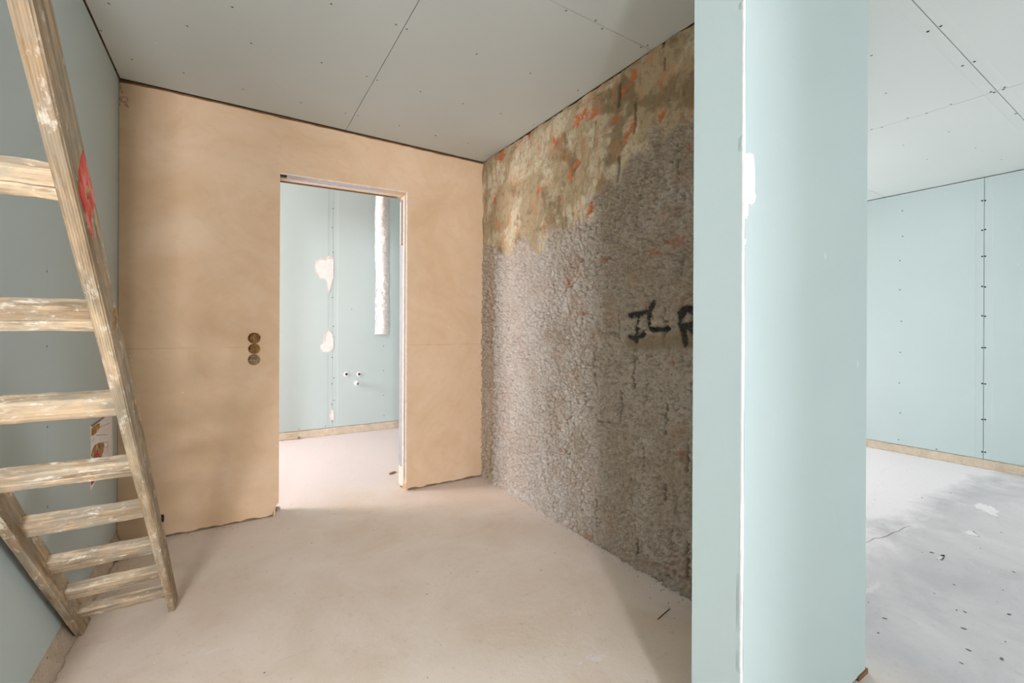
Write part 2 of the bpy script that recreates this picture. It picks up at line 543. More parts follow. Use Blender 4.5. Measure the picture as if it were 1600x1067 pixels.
footing('baseboard_left', 'pale mortar footing under the wall behind the ladder', (XL, 1.45), (XL, YB), (1, 0), 0, seed=3)
footing('baseboard_bathroom', 'pale mortar footing of the room behind the doorway', (XBW, YF), (2.3, YF), (0, -1), 0, 0.082, seed=4)
footing('baseboard_neighbour', 'crumbly mortar footing under the plasterboard in the right hand room', (XF, -3.2), (XF, YN), (-1, 0), 0, 0.075, seed=5)

# ---- beige wall with the doorway
DX0, DX1, DZ = 0.247, 1.061, 2.148
WT = 0.135
def jag(u0, u1, z, amp, n, seed):
    r = random.Random(seed)
    return [(u0 + (u1 - u0) * i / n, z + r.uniform(-amp, amp)) for i in range(1, n)]
sock = []                      # outline of three round boxes run into one slot
SX, SR, SP = 0.110, 0.0345, 0.0655
SZ = [1.110, 1.110 - SP, 1.110 - 2 * SP]
hs = math.sqrt(SR * SR - (SP / 2) ** 2)
a0 = math.asin(SP / 2 / SR)
for z, lo, hi in ((SZ[0], -a0, math.pi + a0),):
    sock += [(SX + SR * math.cos(lo + (hi - lo) * k / 14), z + SR * math.sin(lo + (hi - lo) * k / 14)) for k in range(15)]
sock += [(SX + SR * math.cos(math.pi - a0 + 2 * a0 * k / 4), SZ[1] + SR * math.sin(math.pi - a0 + 2 * a0 * k / 4)) for k in range(1, 4)]
lo, hi = math.pi - a0, 2 * math.pi + a0
sock += [(SX + SR * math.cos(lo + (hi - lo) * k / 14), SZ[2] + SR * math.sin(lo + (hi - lo) * k / 14)) for k in range(15)]
sock += [(SX + SR * math.cos(-a0 + 2 * a0 * k / 4), SZ[1] + SR * math.sin(-a0 + 2 * a0 * k / 4)) for k in range(1, 4)]

skin = [(XL + 0.001, 0.014)] + jag(XL, 0.21, 0.013, 0.005, 22, 1) + [
    (0.212, 0.016), (0.214, 0.032), (0.219, 0.050), (0.226, 0.064), (0.240, 0.074), (0.246, 0.086),
    (DX0, 0.098), (DX0, DZ - 0.010), (DX1, DZ + 0.010), (DX1, 0.060), (DX1 + 0.004, 0.045), (DX1 + 0.002, 0.030), (DX1 + 0.008, 0.014)]
skin += jag(DX1 + 0.01, XR - 0.002, 0.014, 0.006, 20, 2) + [(XR - 0.002, 0.016), (XR - 0.002, H - 0.016)]
skin += jag(XR - 0.01, XL, H - 0.015, 0.0025, 40, 3) + [(XL + 0.001, H - 0.022)]
wall_back = link('wall_back', filled([skin, sock], 1, YB, YB + 0.012), M['beige'])
struct(wall_back, 'beige trowelled plaster wall with the open doorway', 'wall')
core = [(XL + 0.001, 0), (DX0 - 0.022, 0), (DX0 - 0.014, 0.06), (DX0, 0.075), (DX0, DZ), (DX1, DZ), (DX1, 0.03), (DX1 + 0.006, 0), (XR - 0.002, 0), (XR - 0.002, H), (XL + 0.001, H)]
wc = link('masonry_core', filled([core, sock], 1, YB + 0.0121, YB + WT), M['beige'], wall_back)
MB().box(XL + 0.001, DX0 - 0.03, YB + 0.0062, YB + 0.0119, 0.0, 0.03).box(DX1 + 0.02, XR - 0.002, YB + 0.0062, YB + 0.0119, 0.0, 0.03).build('mortar_base', M['masonry'], wall_back)
MB().box(XL + 0.001, XR - 0.002, YB + 0.0105, YB + 0.0119, H - 0.04, H).build('top_gap', M['timber'], wall_back)
# the head and the right reveal of the doorway, strip by strip
def strip(name, x0, x1, y0, y1, z0, z1, m):
    return MB().box(x0, x1, YB + y0, YB + y1, z0, z1).build(name, M[m], wall_back)
def headstrip(name, y0, y1, drop, m, xa=DX0 + 0.001, xb=DX1 - 0.001, up=0.0):
    s_ = 0.02 / (DX1 - DX0)
    za, zb = DZ - 0.010 + s_ * (xa - DX0), DZ - 0.010 + s_ * (xb - DX0)
    v = [(x, YB + y, z + q) for x, z in ((xa, za), (xb, zb)) for y in (y0, y1) for q in (-drop, up)]
    return MB().add(v, [(0, 1, 3, 2), (4, 6, 7, 5), (0, 2, 6, 4), (1, 5, 7, 3), (0, 4, 5, 1), (2, 3, 7, 6)]).build(name, M[m], wall_back)
bevel(headstrip('corner_bead', -0.0030, 0.010, 0.004, 'bead', up=0.004, xb=DX1 + 0.006), 0.0015)
headstrip('metal_profile', 0.012, 0.062, 0.006, 'profile', xa=DX0 + 0.04, xb=DX1 - 0.008)
headstrip('plaster_strip', 0.064, 0.118, 0.010, 'bead', xb=DX1 - 0.008)
headstrip('timber_lath', 0.120, WT - 0.001, 0.016, 'timber', xb=DX1 - 0.03)
bevel(strip('corner_bead', DX1 - 0.004, DX1 + 0.007, -0.003, 0.008, 0.055, DZ + 0.006, 'bead'), 0.0015)
strip('groove_strip', DX1 - 0.0015, DX1 - 0.0002, 0.0085, 0.030, 0.07, DZ, 'mortar_dark')
strip('plaster_strip', DX1 - 0.010, DX1 - 0.0002, 0.030, 0.052, 0.04, DZ - 0.02, 'bead')
strip('reveal_board', DX1 - 0.008, DX1 - 0.0002, 0.053, WT - 0.002, 0.16, DZ - 0.36, 'reveal')
strip('reveal_board', DX1 - 0.009, DX1 - 0.0002, 0.053, WT - 0.002, 0.02, 0.158, 'bead')
strip('mortar_strip', DX1 - 0.012, DX1 - 0.0002, 0.053, 0.100, DZ - 0.355, DZ - 0.03, 'mortar_dark')
strip('reveal_board', DX1 - 0.006, DX1 - 0.0002, 0.101, WT - 0.002, DZ - 0.355, DZ - 0.03, 'filler')
strip('dark_slot', DX0 + 0.001, DX0 + 0.036, 0.004, 0.020, DZ - 0.020, DZ - 0.010, 'dark')

# three mortar filled round boxes in the slot
sb = empty('socket_box', (SX, YB, SZ[2] - SR))
tag(sb, 'row of three open round socket boxes sunk in the beige wall', 'socket box')
inv = -Vector(sb.location)
for k, z in enumerate(SZ):
    o = (SX, YB, z) + inv if False else Vector((SX, YB, z)) + inv
    m = 'box_grey' if k == 2 else 'box_plastic'
    cup = MB().ring([(0.0335, 0.001), (0.0335, 0.044), (0.0, 0.044)], o, X_, Z_, Y_, 20).build('round_box', M[m], sb, True)
    MB().ring([(0.0335, 0.004), (0.0335, -0.0022), (0.0305, -0.0022), (0.0305, 0.004)], o, X_, Z_, Y_, 24).build('rim', M['box_grey' if k else 'timber'], cup)
    r = random.Random(k + 5)
    lump = MB()
    for q in range(4):
        ang, rr = r.uniform(0, 6.28), r.uniform(0.004, 0.020)
        c = o + Vector((rr * math.cos(ang), 0.038, rr * math.sin(ang)))
        s_ = r.uniform(0.006, 0.011)
        lump.ring([(s_, 0.006), (s_ * 0.8, -0.002), (s_ * 0.3, -0.007), (0.0004, -0.008)], c, X_, Z_, Y_, 7)
    lump.build('mortar_lump', M[m], cup, True)
MB().ring([(0.0022, 0), (0.0022, 0.018)], Vector((SX + 0.024, YB - 0.004, SZ[0] - 0.001)) + inv, X_, Y_, (0.5, -0.4, 0.77), 8, (True, True)).build('wire_end', M['dark'], sb)

# pencil scribble near the ceiling corner
pen = empty('pencil_scribble', (-0.47, YB - 0.001, 2.36))
def pix_tube(obj_parent, pts, rad, plane, mat, name, inv_):
    P = [at(x, y, *plane) + inv_ for x, y in pts]
    mb = MB()
    for a, b in zip(P[:-1], P[1:]):
        d = b - a
        if d.length < 1e-6:
            continue
        w = d.normalized()
        s_ = Vector((0, 1, 0)) if plane[0] == 1 else Vector((1, 0, 0))
        q = w.cross(s_).normalized()
        mb.ring([(rad, 0), (rad, d.length)], a, q, s_ * 0.5, w, 6, (True, True))
    return mb.build(name, M[mat], obj_parent)
pinv = -Vector(pen.location)
for pts in ([(186, 128), (190, 137), (184, 140), (192, 146), (186, 134)], [(184, 150), (190, 158), (184, 160), (189, 151)],
            [(189, 155), (193, 151), (198, 152), (200, 156), (197, 160), (190, 159), (189, 155)],
            [(192, 158), (200, 168), (194, 163)], [(197, 160), (201, 168)], [(184, 163), (188, 162), (184, 168)]):
    pix_tube(pen, pts, 0.0010, (1, YB - 0.0006), 'pencil', 'pencil_line', pinv)
tag(pen, 'purple pencil scribble high in the corner of the beige wall', 'scribble')

# ---- bathroom behind the doorway
wall_far = MB().box(XBW - 0.2, 2.5, YF + TH, YF + 0.2, 0, HB).build('wall_far', M['masonry'])
struct(wall_far, 'pale plasterboard wall seen through the doorway', 'wall')
BJ = at(520, 533, 1, YF).x
FB = 0.082
panel(wall_far, M['board'], (BJ, YF, FB), NX_, Z_, NY_, BJ - XBW, HB - FB, (True, False), 0.0008)
panel(wall_far, M['board'], (BJ + 1.2, YF, FB), NX_, Z_, NY_, 1.2, HB - FB, (True, True), 0.0008)
panel(wall_far, M['board'], (2.36, YF, FB), NX_, Z_, NY_, 2.36 - BJ - 1.2, HB - FB, (False, True), 0.0008)
wbr = MB().box(2.3, 2.5, YB + WT, YF, 0, HB).build('wall_bathroom_right', M['board'])
struct(wbr, 'plasterboard side wall of the room behind the doorway', 'wall')
def wall_with_window(name, label, ax, v0, v1, u0, u1, win, H=H, more=()):
    a, b, c, d = win
    outer = [(u0, 0), (u1, 0), (u1, H), (u0, H)]
    hole = [(a, c), (b, c), (b, d), (a, d)]
    o = link(name, filled([outer, hole] + [[(e[0], e[2]), (e[1], e[2]), (e[1], e[3]), (e[0], e[3])] for e in more], ax, v0, v1), M['board'])
    return struct(o, label, 'wall')
wall_with_window('wall_bathroom_window', 'window wall of the room behind the doorway', 0, XBW - 0.2, XBW, YB + WT, YF + TH, W1, HB)
wall_with_window('wall_behind', 'wall with a tall window behind the camera', 1, YK - 0.2, YK, XW - 0.2, XK, W2)
struct(MB().box(0.08, 1.35, -1.32, -1.20, 0, H).build('wall_behind_blocker', M['board']), 'unseen short wall added behind the camera to block window light', 'wall')  # unseen, added to keep window light off the partition front
struct(MB().box(XK - 0.2, XK, YK2, YK - 0.2, 0, H).build('wall_behind_side', M['board']), 'side wall of the space behind the camera', 'wall')
struct(MB().box(XK - 0.2, XF + 0.2, YK2 - 0.2, YK2, 0, H).build('wall_behind_end', M['board']), 'end wall of the space behind the camera', 'wall')
wall_with_window('wall_neighbour_end', 'glazed end wall of the right hand room', 1, YN, YN + 0.2, XS2, XF + 0.2, W3)
struct(MB().box(XW - 0.2, XW, YK, 1.45 + 0.2, 0, H).build('wall_outer_left', M['board']), 'outer wall left of the camera', 'wall')
struct(MB().box(XW, XL - 0.1, 1.45, 1.65, 0, H).build('wall_recess', M['board']), 'wall closing the space behind the ladder wall', 'wall')
struct(MB().box(XBW - 0.2, XL - 0.1, YB, YB + WT, 0, H).build('wall_bathroom_front', M['board']), 'front wall of the room behind the doorway', 'wall')
struct(MB().box(XR - 0.002, 2.5, YB + 0.01, YB + WT, 0, H).build('wall_bathroom_side', M['board']), 'wall between rooms beside the rough wall', 'wall')
def window_frame(name, label, ax, v, win):
    a, b, c, d = win
    mid = (a + b) / 2
    mb = MB()
    def bar(u0, u1, z0, z1):
        if ax == 0:
            mb.box(v - 0.03, v + 0.03, u0, u1, z0, z1)
        else:
            mb.box(u0, u1, v - 0.03, v + 0.03, z0, z1)
    e = 0.05
    bar(a, a + e, c, d); bar(b - e, b, c, d); bar(a + e, b - e, c, c + e); bar(a + e, b - e, d - e, d)
    if b - a > 1.5:
        bar(mid - 0.04, mid + 0.04, c + e, d - e)
    return struct(mb.build(name, M['frame']), label, 'window')
window_frame('window_1', 'white window frame of the room behind the doorway', 0, XBW - 0.03, W1)
window_frame('window_2', 'tall white window frame behind the camera', 1, YK - 0.03, W2)
window_frame('window_added', 'wide white frame of the added window far back on the right', 0, XF + 0.06, W4)
window_frame('window_3', 'wide white window frame of the right hand room', 1, YN + 0.06, W3)

# torn places in the board paper
def patch(pts, rim, scale, org, label, name='torn_patch'):
    P = [at(org[0] + x / scale, org[1] + y / scale, 1, YF) for x, y in pts]
    Q = [at(org[0] + x / scale, org[1] + y / scale, 1, YF) for x, y in rim]
    o = link('torn_paper', filled([[(p.x, p.z) for p in Q]], 1, YF, YF - 0.0012), M['torn_paper'], wall_far)
    c = link(name, filled([[(p.x, p.z) for p in P]], 1, YF - 0.0012, YF - 0.0024), M['gypsum'], wall_far)
    c['label'] = label
S3 = 3.558
patch([(337, 604), (362, 593), (385, 594), (402, 587), (430, 588), (430, 690), (424, 702), (415, 735), (406, 770), (401, 742), (394, 703), (385, 693), (357, 690), (351, 672), (338, 655), (332, 630)],
      [(331, 598), (358, 584), (384, 582), (398, 568), (420, 572), (431, 584), (431, 695), (418, 740), (405, 774), (396, 742), (388, 700), (353, 694), (346, 675), (331, 658), (326, 628)],
      S3, (400, 240), 'large white torn patch in the board paper')
patch([(395, 0), (405, -12), (424, 10), (431, 50), (430, 75), (425, 92), (400, 105), (375, 105), (362, 88), (360, 70), (372, 62), (379, 45), (384, 60), (389, 35)],
      [(386, 5), (404, -16), (427, 8), (433, 50), (432, 78), (427, 96), (401, 109), (371, 108), (356, 88), (355, 70), (368, 58), (374, 38), (381, 10)],
      S3, (400, 520), 'small white torn patch below the larger one')
patch([(424, 425), (431, 440), (432, 478), (420, 482), (412, 466), (416, 448)],
      [(422, 420), (433, 436), (434, 482), (418, 486), (408, 466), (412, 446)], S3, (400, 520), 'white chipped spot near the floor')

# plumbing on that wall
def plumb(px, py):
    return at(px, py, 1, YF)
for px, lab in ((541, 'capped water outlet on the far wall, the left one of the pair'), (561, 'capped water outlet on the far wall, the right one of the pair')):
    c = plumb(px, 584.5)
    e = empty('water_outlet', c)
    tag(e, lab, 'water outlet', 'water outlets on the far wall')
    MB().ring([(0.027, 0.0), (0.027, -0.004), (0.022, -0.006), (0.015, -0.006)], (0, 0, 0), X_, Z_, Y_, 20).build('collar', M['filler'], e, True)
    MB().ring([(0.015, 0.0), (0.015, -0.012), (0.009, -0.012), (0.009, 0.0)], (0, 0, 0), X_, Z_, Y_, 16).build('fitting', M['brass'], e, True)
    MB().ring([(0.009, -0.003), (0.0002, -0.003)], (0, 0, 0), X_, Z_, Y_, 12).build('plug', M['dark'], e)
c = plumb(557, 598.5)
e = empty('drain_pipe', c)
tag(e, 'short white drain pipe stub sticking out below the two water outlets', 'pipe')
MB().ring([(0.0195, 0.0), (0.0195, -0.085), (0.0165, -0.085), (0.0165, -0.02)], (0, 0, 0), X_, Z_, Y_, 20).build('pipe', M['pvc'], e, True)
MB().ring([(0.0235, -0.062), (0.0235, -0.080), (0.0196, -0.080)], (0, 0, 0), X_, Z_, Y_, 20).build('socket_ring', M['pvc'], e, True)
MB().ring([(0.026, 0.0), (0.026, -0.005), (0.0196, -0.005)], (0, 0, 0), X_, Z_, Y_, 20).build('wall_ring', M['filler'], e, True)

# foil duct hanging from the bathroom ceiling
DCX, DCY = 1.395, 4.92
duct = empty('foil_duct', (DCX, DCY, 1.115))
tag(duct, 'crumpled silver foil duct hanging in the room behind the doorway', 'duct')
SEG, ROW = 44, 240
dz_ = (HB - 1.115) / ROW
rr = random.Random(3)
nz = np.random.RandomState(5)
ph = nz.rand(ROW + 1, SEG)
mb = MB()
vv, ff = [], []
L_ = HB - 1.115
for i in range(ROW + 1):
    z = i * dz_
    sway = 0.004 * math.sin(z * 4.2) + 0.002 * math.sin(z * 13)
    base = 0.076 + 0.0026 * math.cos(i * math.pi) + 0.0015 * math.sin(z * 6 + 1)
    for k in range(SEG):
        a = 2 * math.pi * k / SEG
        wob_ = 0.0045 * (vnoise(np.array([k * 0.45]), np.array([z * 22]), 3)[0] - 0.5) * 2 + 0.0050 * (ph[i, k] - 0.5)
        r_ = base + wob_
        vv.append((sway + r_ * math.cos(a), r_ * math.sin(a), z))
for i in range(ROW):
    for k in range(SEG):
        k2 = (k + 1) % SEG
        ff.append((i * SEG + k, i * SEG + k2, (i + 1) * SEG + k2, (i + 1) * SEG + k))
mb.add(vv, ff).build('hose', M['foil'], duct, True)
MB().ring([(0.076, 0.0), (0.080, -0.002), (0.0805, 0.012), (0.077, 0.014)], (0, 0, 0), X_, Y_, Z_, 40).build('end_ring', M['foil'], duct, True)
MB().ring([(0.070, 0.004), (0.070, 0.5)], (0, 0, 0), X_, Y_, Z_, 40).build('inner_liner', M['brass'], duct, True)
MB().ring([(0.084, L_), (0.084, L_ - 0.05), (0.079, L_ - 0.05)], (0, 0, 0), X_, Y_, Z_, 40).build('ceiling_collar', M['profile'], duct, True)

# ---- neighbouring room, far wall
wall_right_room = link('wall_neighbour', filled([[(YK2, 0), (YN, 0), (YN, H), (YK2, H)], [(W4[0], W4[2]), (W4[1], W4[2]), (W4[1], W4[3]), (W4[0], W4[3])]], 0, XF + TH, XF + 0.2), M['masonry'])
struct(wall_right_room, 'pale aqua plasterboard far wall of the right hand room', 'wall')
RJ = at(1537, 533, 0, XF).y
FN = 0.075
for y0, y1, tp in ((-3.25, RJ - 2.4, (False, True)), (RJ - 2.4, RJ - 1.2, (True, True)), (RJ - 1.2, RJ, (True, True)), (RJ, RJ + 1.2, (True, True)), (RJ + 1.2, YN, (True, False))):
    panel(wall_right_room, M['board'], (XF, y0, FN), Y_, Z_, NX_, y1 - y0, H - FN - 0.004, tp, 0.0018)

# ---- rough rendered wall: modelled relief, colours point by point
ST = 0.004
ny, nzz = int((YB - YS2) / ST) + 1, int(H / ST) + 1
ys = np.linspace(YS2, YB - 0.0005, ny)
zs = np.linspace(0.0, H - 0.004, nzz)
GY, GZ = np.meshgrid(ys, zs, indexing='ij')
def wp(px, py):
    p = at(px, py, 0, XR)
    return p.y, p.z
def seg_dist(pts, width_px=None):
    d = np.full(GY.shape, 9.0)
    for (a, b), (c, e) in zip(pts[:-1], pts[1:]):
        vx, vy = c - a, e - b
        t_ = np.clip(((GY - a) * vx + (GZ - b) * vy) / (vx * vx + vy * vy + 1e-9), 0, 1)
        d = np.minimum(d, np.hypot(GY - a - t_ * vx, GZ - b - t_ * vy))
    return d
big = fbm(GY, GZ, 2.2, 4, 21)
mid = fbm(GY, GZ, 9.0, 4, 31)
gr = fbm(GY, GZ, 42.0, 3, 41, 0.6)
gr2 = fbm(GY, GZ, 90.0, 2, 51, 0.6)
# boundary between trowelled mortar (above) and coarse throw (below)
bl = np.array([wp(*q) for q in ((752, 385), (800, 395), (870, 372), (925, 330), (985, 270), (1020, 225), (1083, 165), (1150, 120))])
o_ = np.argsort(bl[:, 0])
zb = np.interp(GY, bl[o_, 0], bl[o_, 1])
trow = sstep(-0.05, 0.07, GZ - zb + 0.30 * (mid - 0.5) + 0.10 * (gr - 0.5))
strip_ = 1 - sstep(0.0, 0.03, (YB - 0.175) - GY + 0.06 * (mid - 0.5))       # coarse band up the corner
strip_ *= sstep(0.3, 0.9, 1 - 0.55 * trow)
coarse = 1 - trow
disp = 0.006 * (big - 0.5) + 0.010 * (mid - 0.5)
pits = sstep(0.56, 0.70, fbm(GY, GZ, 58.0, 2, 45, 0.6))
disp += coarse * (0.030 * (gr - 0.5) + 0.030 * (gr2 - 0.5) - 0.014 * pits + 0.004)
disp += trow * (0.004 * (gr - 0.5) + 0.003 * (gr2 - 0.5) + 0.05 * np.abs(fbm(GY + 0.35 * GZ, GZ - 0.2 * GY, 5.0, 4, 61) - 0.5) + 0.03 * np.abs(fbm(GY * 1.5, GZ * 0.6, 9.0, 4, 65) - 0.5) - 0.004)
disp += trow * 0.003
disp += 0.006 * strip_
# block pattern pressed through the render
bh, bw = 0.245, 0.50
row = np.floor(GZ / bh + 0.02 * (mid - 0.5))
fr = (GZ / bh) % 1.0
fc = ((GY + (row % 2) * bw / 2) / bw) % 1.0
faint = sstep(0.46, 0.62, fbm(GY, GZ, 3.3, 3, 71))
disp -= faint * 0.0035 * (np.abs(fr - 0.02) < 0.018)
disp -= faint * 0.0035 * (np.abs(fc - 0.02) < 0.012)
grooves = [([(969, 130), (967, 165)], 3.4), ([(993, 160), (991, 207)], 3.0), ([(967, 245), (966, 282)], 3.0), ([(931, 190), (929, 231)], 2.4),
           ([(1040, 62), (1039, 74)], 3.0), ([(1041, 92), (1039, 108)], 2.4), ([(991, 548), (990, 575), (991, 604)], 3.6), ([(970, 611), (969, 661)], 2.8),
           ([(1038, 481), (1037, 538)], 2.6), ([(909, 488), (909, 505)], 2.2), ([(967, 486), (967, 535)], 2.2), ([(865, 599), (866, 633)], 1.5),
           ([(929, 545), (927, 566)], 2.4), ([(929, 584), (932, 602)], 3.0), ([(1041, 633), (1040, 677)], 2.8), ([(1074, 697), (1073, 737)], 3.2),
           ([(864, 700), (864, 737)], 1.5), ([(913, 599), (912, 633)], 1.8), ([(1040, 758), (1039, 779)], 3.4), ([(996, 842), (995, 868)], 3.0),
           ([(932, 781), (933, 827)], 2.6), ([(1074, 848), (1073, 906)], 3.4), ([(882, 564), (910, 567), (939, 575)], 1.5), ([(932, 658), (969, 662)], 1.8),
           ([(942, 520), (966, 521)], 1.6), ([(770, 640), (769, 680)], 2.0), ([(768, 700), (768, 735)], 2.4), ([(769, 500), (768, 560)], 1.6),
           ([(837, 715), (837, 728)], 1.3), ([(1006, 700), (1005, 735)], 2.0), ([(1010, 590), (1009, 640)], 1.8), ([(952, 880), (953, 850)], 1.8),
           ([(1060, 250), (1059, 300)], 2.2), ([(1065, 390), (1064, 430)], 2.0), ([(932, 348), (931, 362)], 3.0), ([(995, 340), (995, 350)], 3.4),
           ([(881, 440), (881, 462)], 1.3), ([(820, 470), (821, 500)], 1.0), ([(900, 345), (899, 372)], 1.4), ([(1049, 830), (1050, 860)], 2.0)]
gmask = np.zeros(GY.shape)
for pts, wpx in grooves:
    Pw = [wp(*q) for q in pts]
    z_ = math.hypot(Pw[0][0], XR)
    k_ = seg_dist(Pw) + 0.004 * (gr2 - 0.5)
    w_ = 0.0032 + 0.0016 * wpx
    m_ = 1 - sstep(w_ * 0.55, w_ * 1.25, k_)
    m_ = m_ * min(1.0, max(0.15, (wpx - 1.2) / 1.6))
    gmask = np.maximum(gmask, m_)
    disp -= 0.024 * m_
# colours
def mixc(base, c, m):
    return base * (1 - m[..., None]) + np.array(c[:3]) * m[..., None]
colr = np.zeros(GY.shape + (3,)) + np.array(srgb(198, 184, 168)[:3])
colr = mixc(colr, srgb(180, 162, 140), 0.7 * sstep(0.44, 0.66, big))
colr = mixc(colr, srgb(212, 201, 189), 0.7 * sstep(0.50, 0.72, fbm(GY, GZ, 6, 4, 81)))
colr = mixc(colr, srgb(146, 126, 104), 0.60 * sstep(0.52, 0.66, fbm(GY, GZ, 95, 2, 91, 0.8)))
colr = mixc(colr, srgb(214, 202, 188), 0.55 * sstep(0.54, 0.70, fbm(GY, GZ, 100, 2, 95, 0.8)))
colr = mixc(colr, srgb(190, 150, 122), 0.35 * sstep(0.60, 0.72, fbm(GY, GZ, 7, 4, 97)))
pale = sstep(1.75, 2.35, GY + 0.9 * (big - 0.5) + 0.5 * (mid - 0.5))          # light and shade painted in: lit part paler, shaded part browner, some tone real
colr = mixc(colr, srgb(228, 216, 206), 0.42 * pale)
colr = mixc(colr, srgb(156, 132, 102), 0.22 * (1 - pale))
tr = np.zeros(GY.shape + (3,)) + np.array(srgb(186, 164, 128)[:3])
tr = mixc(tr, srgb(216, 200, 168), sstep(0.48, 0.66, fbm(GY + 0.4 * GZ, GZ, 7, 5, 101)))
tr = mixc(tr, srgb(134, 110, 74), 0.8 * sstep(0.52, 0.68, fbm(GY + 0.3 * GZ, GZ - 0.3 * GY, 6, 5, 111, 0.6)))
tr = mixc(tr, srgb(132, 106, 74), 0.40 * sstep(0.54, 0.70, fbm(GY * 1.6, GZ, 40, 3, 121, 0.7)))
tr = mixc(tr, srgb(204, 140, 94), 0.40 * sstep(0.56, 0.70, fbm(GY * 1.5, GZ * 0.7, 11, 5, 131, 0.6)))
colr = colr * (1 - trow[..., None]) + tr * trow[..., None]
colr = mixc(colr, srgb(168, 140, 104), 0.6 * strip_)
colr = mixc(colr, srgb(92, 74, 56), 0.8 * gmask)          # earthy mortar, also darkened to stand in for shade deep in the joints
# damp smear behind the lettering
sm = seg_dist([wp(985, 537), wp(1040, 535), wp(1100, 528)])
colr = mixc(colr, srgb(134, 114, 82), 0.8 * (1 - sstep(0.012, 0.06, sm + 0.03 * (mid - 0.5))))
disp *= 1 - 0.6 * (1 - sstep(0.012, 0.06, sm))
# clay showing through
clay = [(988, 125, 7, 13, .35), (974, 145, 4, 10, .3), (903, 191, 5, 11, .2), (915, 177, 6, 9, 0), (928, 176, 6, 6, 0), (964, 183, 4, 8, .4), (988, 197, 4, 8, .1),
        (979, 214, 4, 9, .1), (1035, 181, 4, 9, .15), (1078, 231, 5, 9, .2), (827, 212, 4, 7, 0), (868, 220, 3.5, 9, 0), (900, 257, 5, 5, .5), (894, 273, 3.5, 8, .1),
        (844, 298, 4, 6, 0), (922, 333, 5, 12, .1), (1056, 377, 17, 7, 0), (1024, 396, 8, 4, 0), (785, 241, 4, 9, .2), (774, 313, 2.5, 10, 0),
        (888, 444, 6, 11, .1), (909, 491, 8, 5, 0), (944, 407, 6, 8, 0), (1010, 481, 6, 4, .3), (1049, 565, 8, 5, 0), (876, 705, 4, 4, 0), (887, 656, 3, 6, 0),
        (1064, 711, 5, 7, 0), (989, 812, 5, 5, 0), (922, 838, 7, 3, 0)]
piece = np.zeros(GY.shape, int)
pid = 0
for i, (px, py, rx, ry, tl) in enumerate(clay):
    c0 = wp(px, py)
    ax_ = abs(wp(px + rx, py)[0] - wp(px - rx, py)[0]) / 2
    az_ = abs(wp(px, py + ry)[1] - wp(px, py - ry)[1]) / 2
    dy, dzz = GY - c0[0], GZ - c0[1]
    dy = dy + tl * dzz                       # lean
    q = np.hypot(dy / ax_, dzz / az_) + 2.0 * (gr - 0.5) + 1.5 * (gr2 - 0.5) + 1.0 * (mid - 0.5)
    strong = 1.0 if (trow * (abs(GY - c0[0]) < 0.02) * (abs(GZ - c0[1]) < 0.02)).max() > 0.5 else 0.55
    m_ = 1 - sstep(0.45, 1.35, q)
    colr = mixc(colr, srgb(204, 112, 62) if strong == 1.0 else srgb(188, 128, 98), (0.95 if strong == 1.0 else 0.75) * m_)
    disp -= 0.004 * m_
    if max(rx, ry) >= 5:
        pid += 1
        piece[(q < 0.95) & (piece == 0)] = pid
NCLAY = pid
# spray painted letters
def lp(x, y):
    return wp(950 + x / 6.273, 450 + y / 6.273)
letters = [([[(215, 268), (300, 250), (385, 235)], [(292, 255), (290, 400), (283, 520)], [(222, 478), (278, 492), (330, 472), (355, 440)]], 3.0),
           ([[(440, 150), (412, 260), (402, 330), (412, 385), (450, 410), (520, 408), (590, 400)]], 3.0),
           ([[(722, 255), (728, 360), (765, 550)], [(718, 250), (745, 210), (790, 200), (840, 225), (868, 280), (850, 340), (800, 375), (735, 368)], [(800, 380), (880, 470), (920, 540)]], 3.6)]
for i, (strokes, wpx) in enumerate(letters):
    d = np.full(GY.shape, 9.0)
    for s_ in strokes:
        d = np.minimum(d, seg_dist([lp(*q) for q in s_]))
    w_ = 0.0042 * wpx
    q = d + 0.010 * (gr - 0.5) + 0.006 * (gr2 - 0.5)
    colr = mixc(colr, srgb(26, 24, 24), 0.35 * (1 - sstep(w_ * 0.9, w_ * 1.9, q)))
    colr = mixc(colr, srgb(24, 22, 23), 0.97 * (1 - sstep(w_ * 0.75, w_ * 1.15, q)))
    piece[q < w_ * 1.02] = 100 + i
disp -= 0.004 * (1 - sstep(0.0, 0.03, H - 0.005 - GZ))
flare = 1 - sstep(0.0, 0.05, GZ + 0.03 * (mid - 0.5))           # render runs out a little onto the floor
disp += flare * 0.010
verts = np.stack([XR - disp, GY, GZ], -1).reshape(-1, 3)
ii, jj = np.meshgrid(np.arange(ny - 1), np.arange(nzz - 1), indexing='ij')
quads = np.stack([ii * nzz + jj, ii * nzz + jj + 1, (ii + 1) * nzz + jj + 1, (ii + 1) * nzz + jj], -1).reshape(-1, 4)
qp = piece[:-1, :-1].reshape(-1)
flatc = np.concatenate([colr.reshape(-1, 3), np.ones((ny * nzz, 1))], 1)
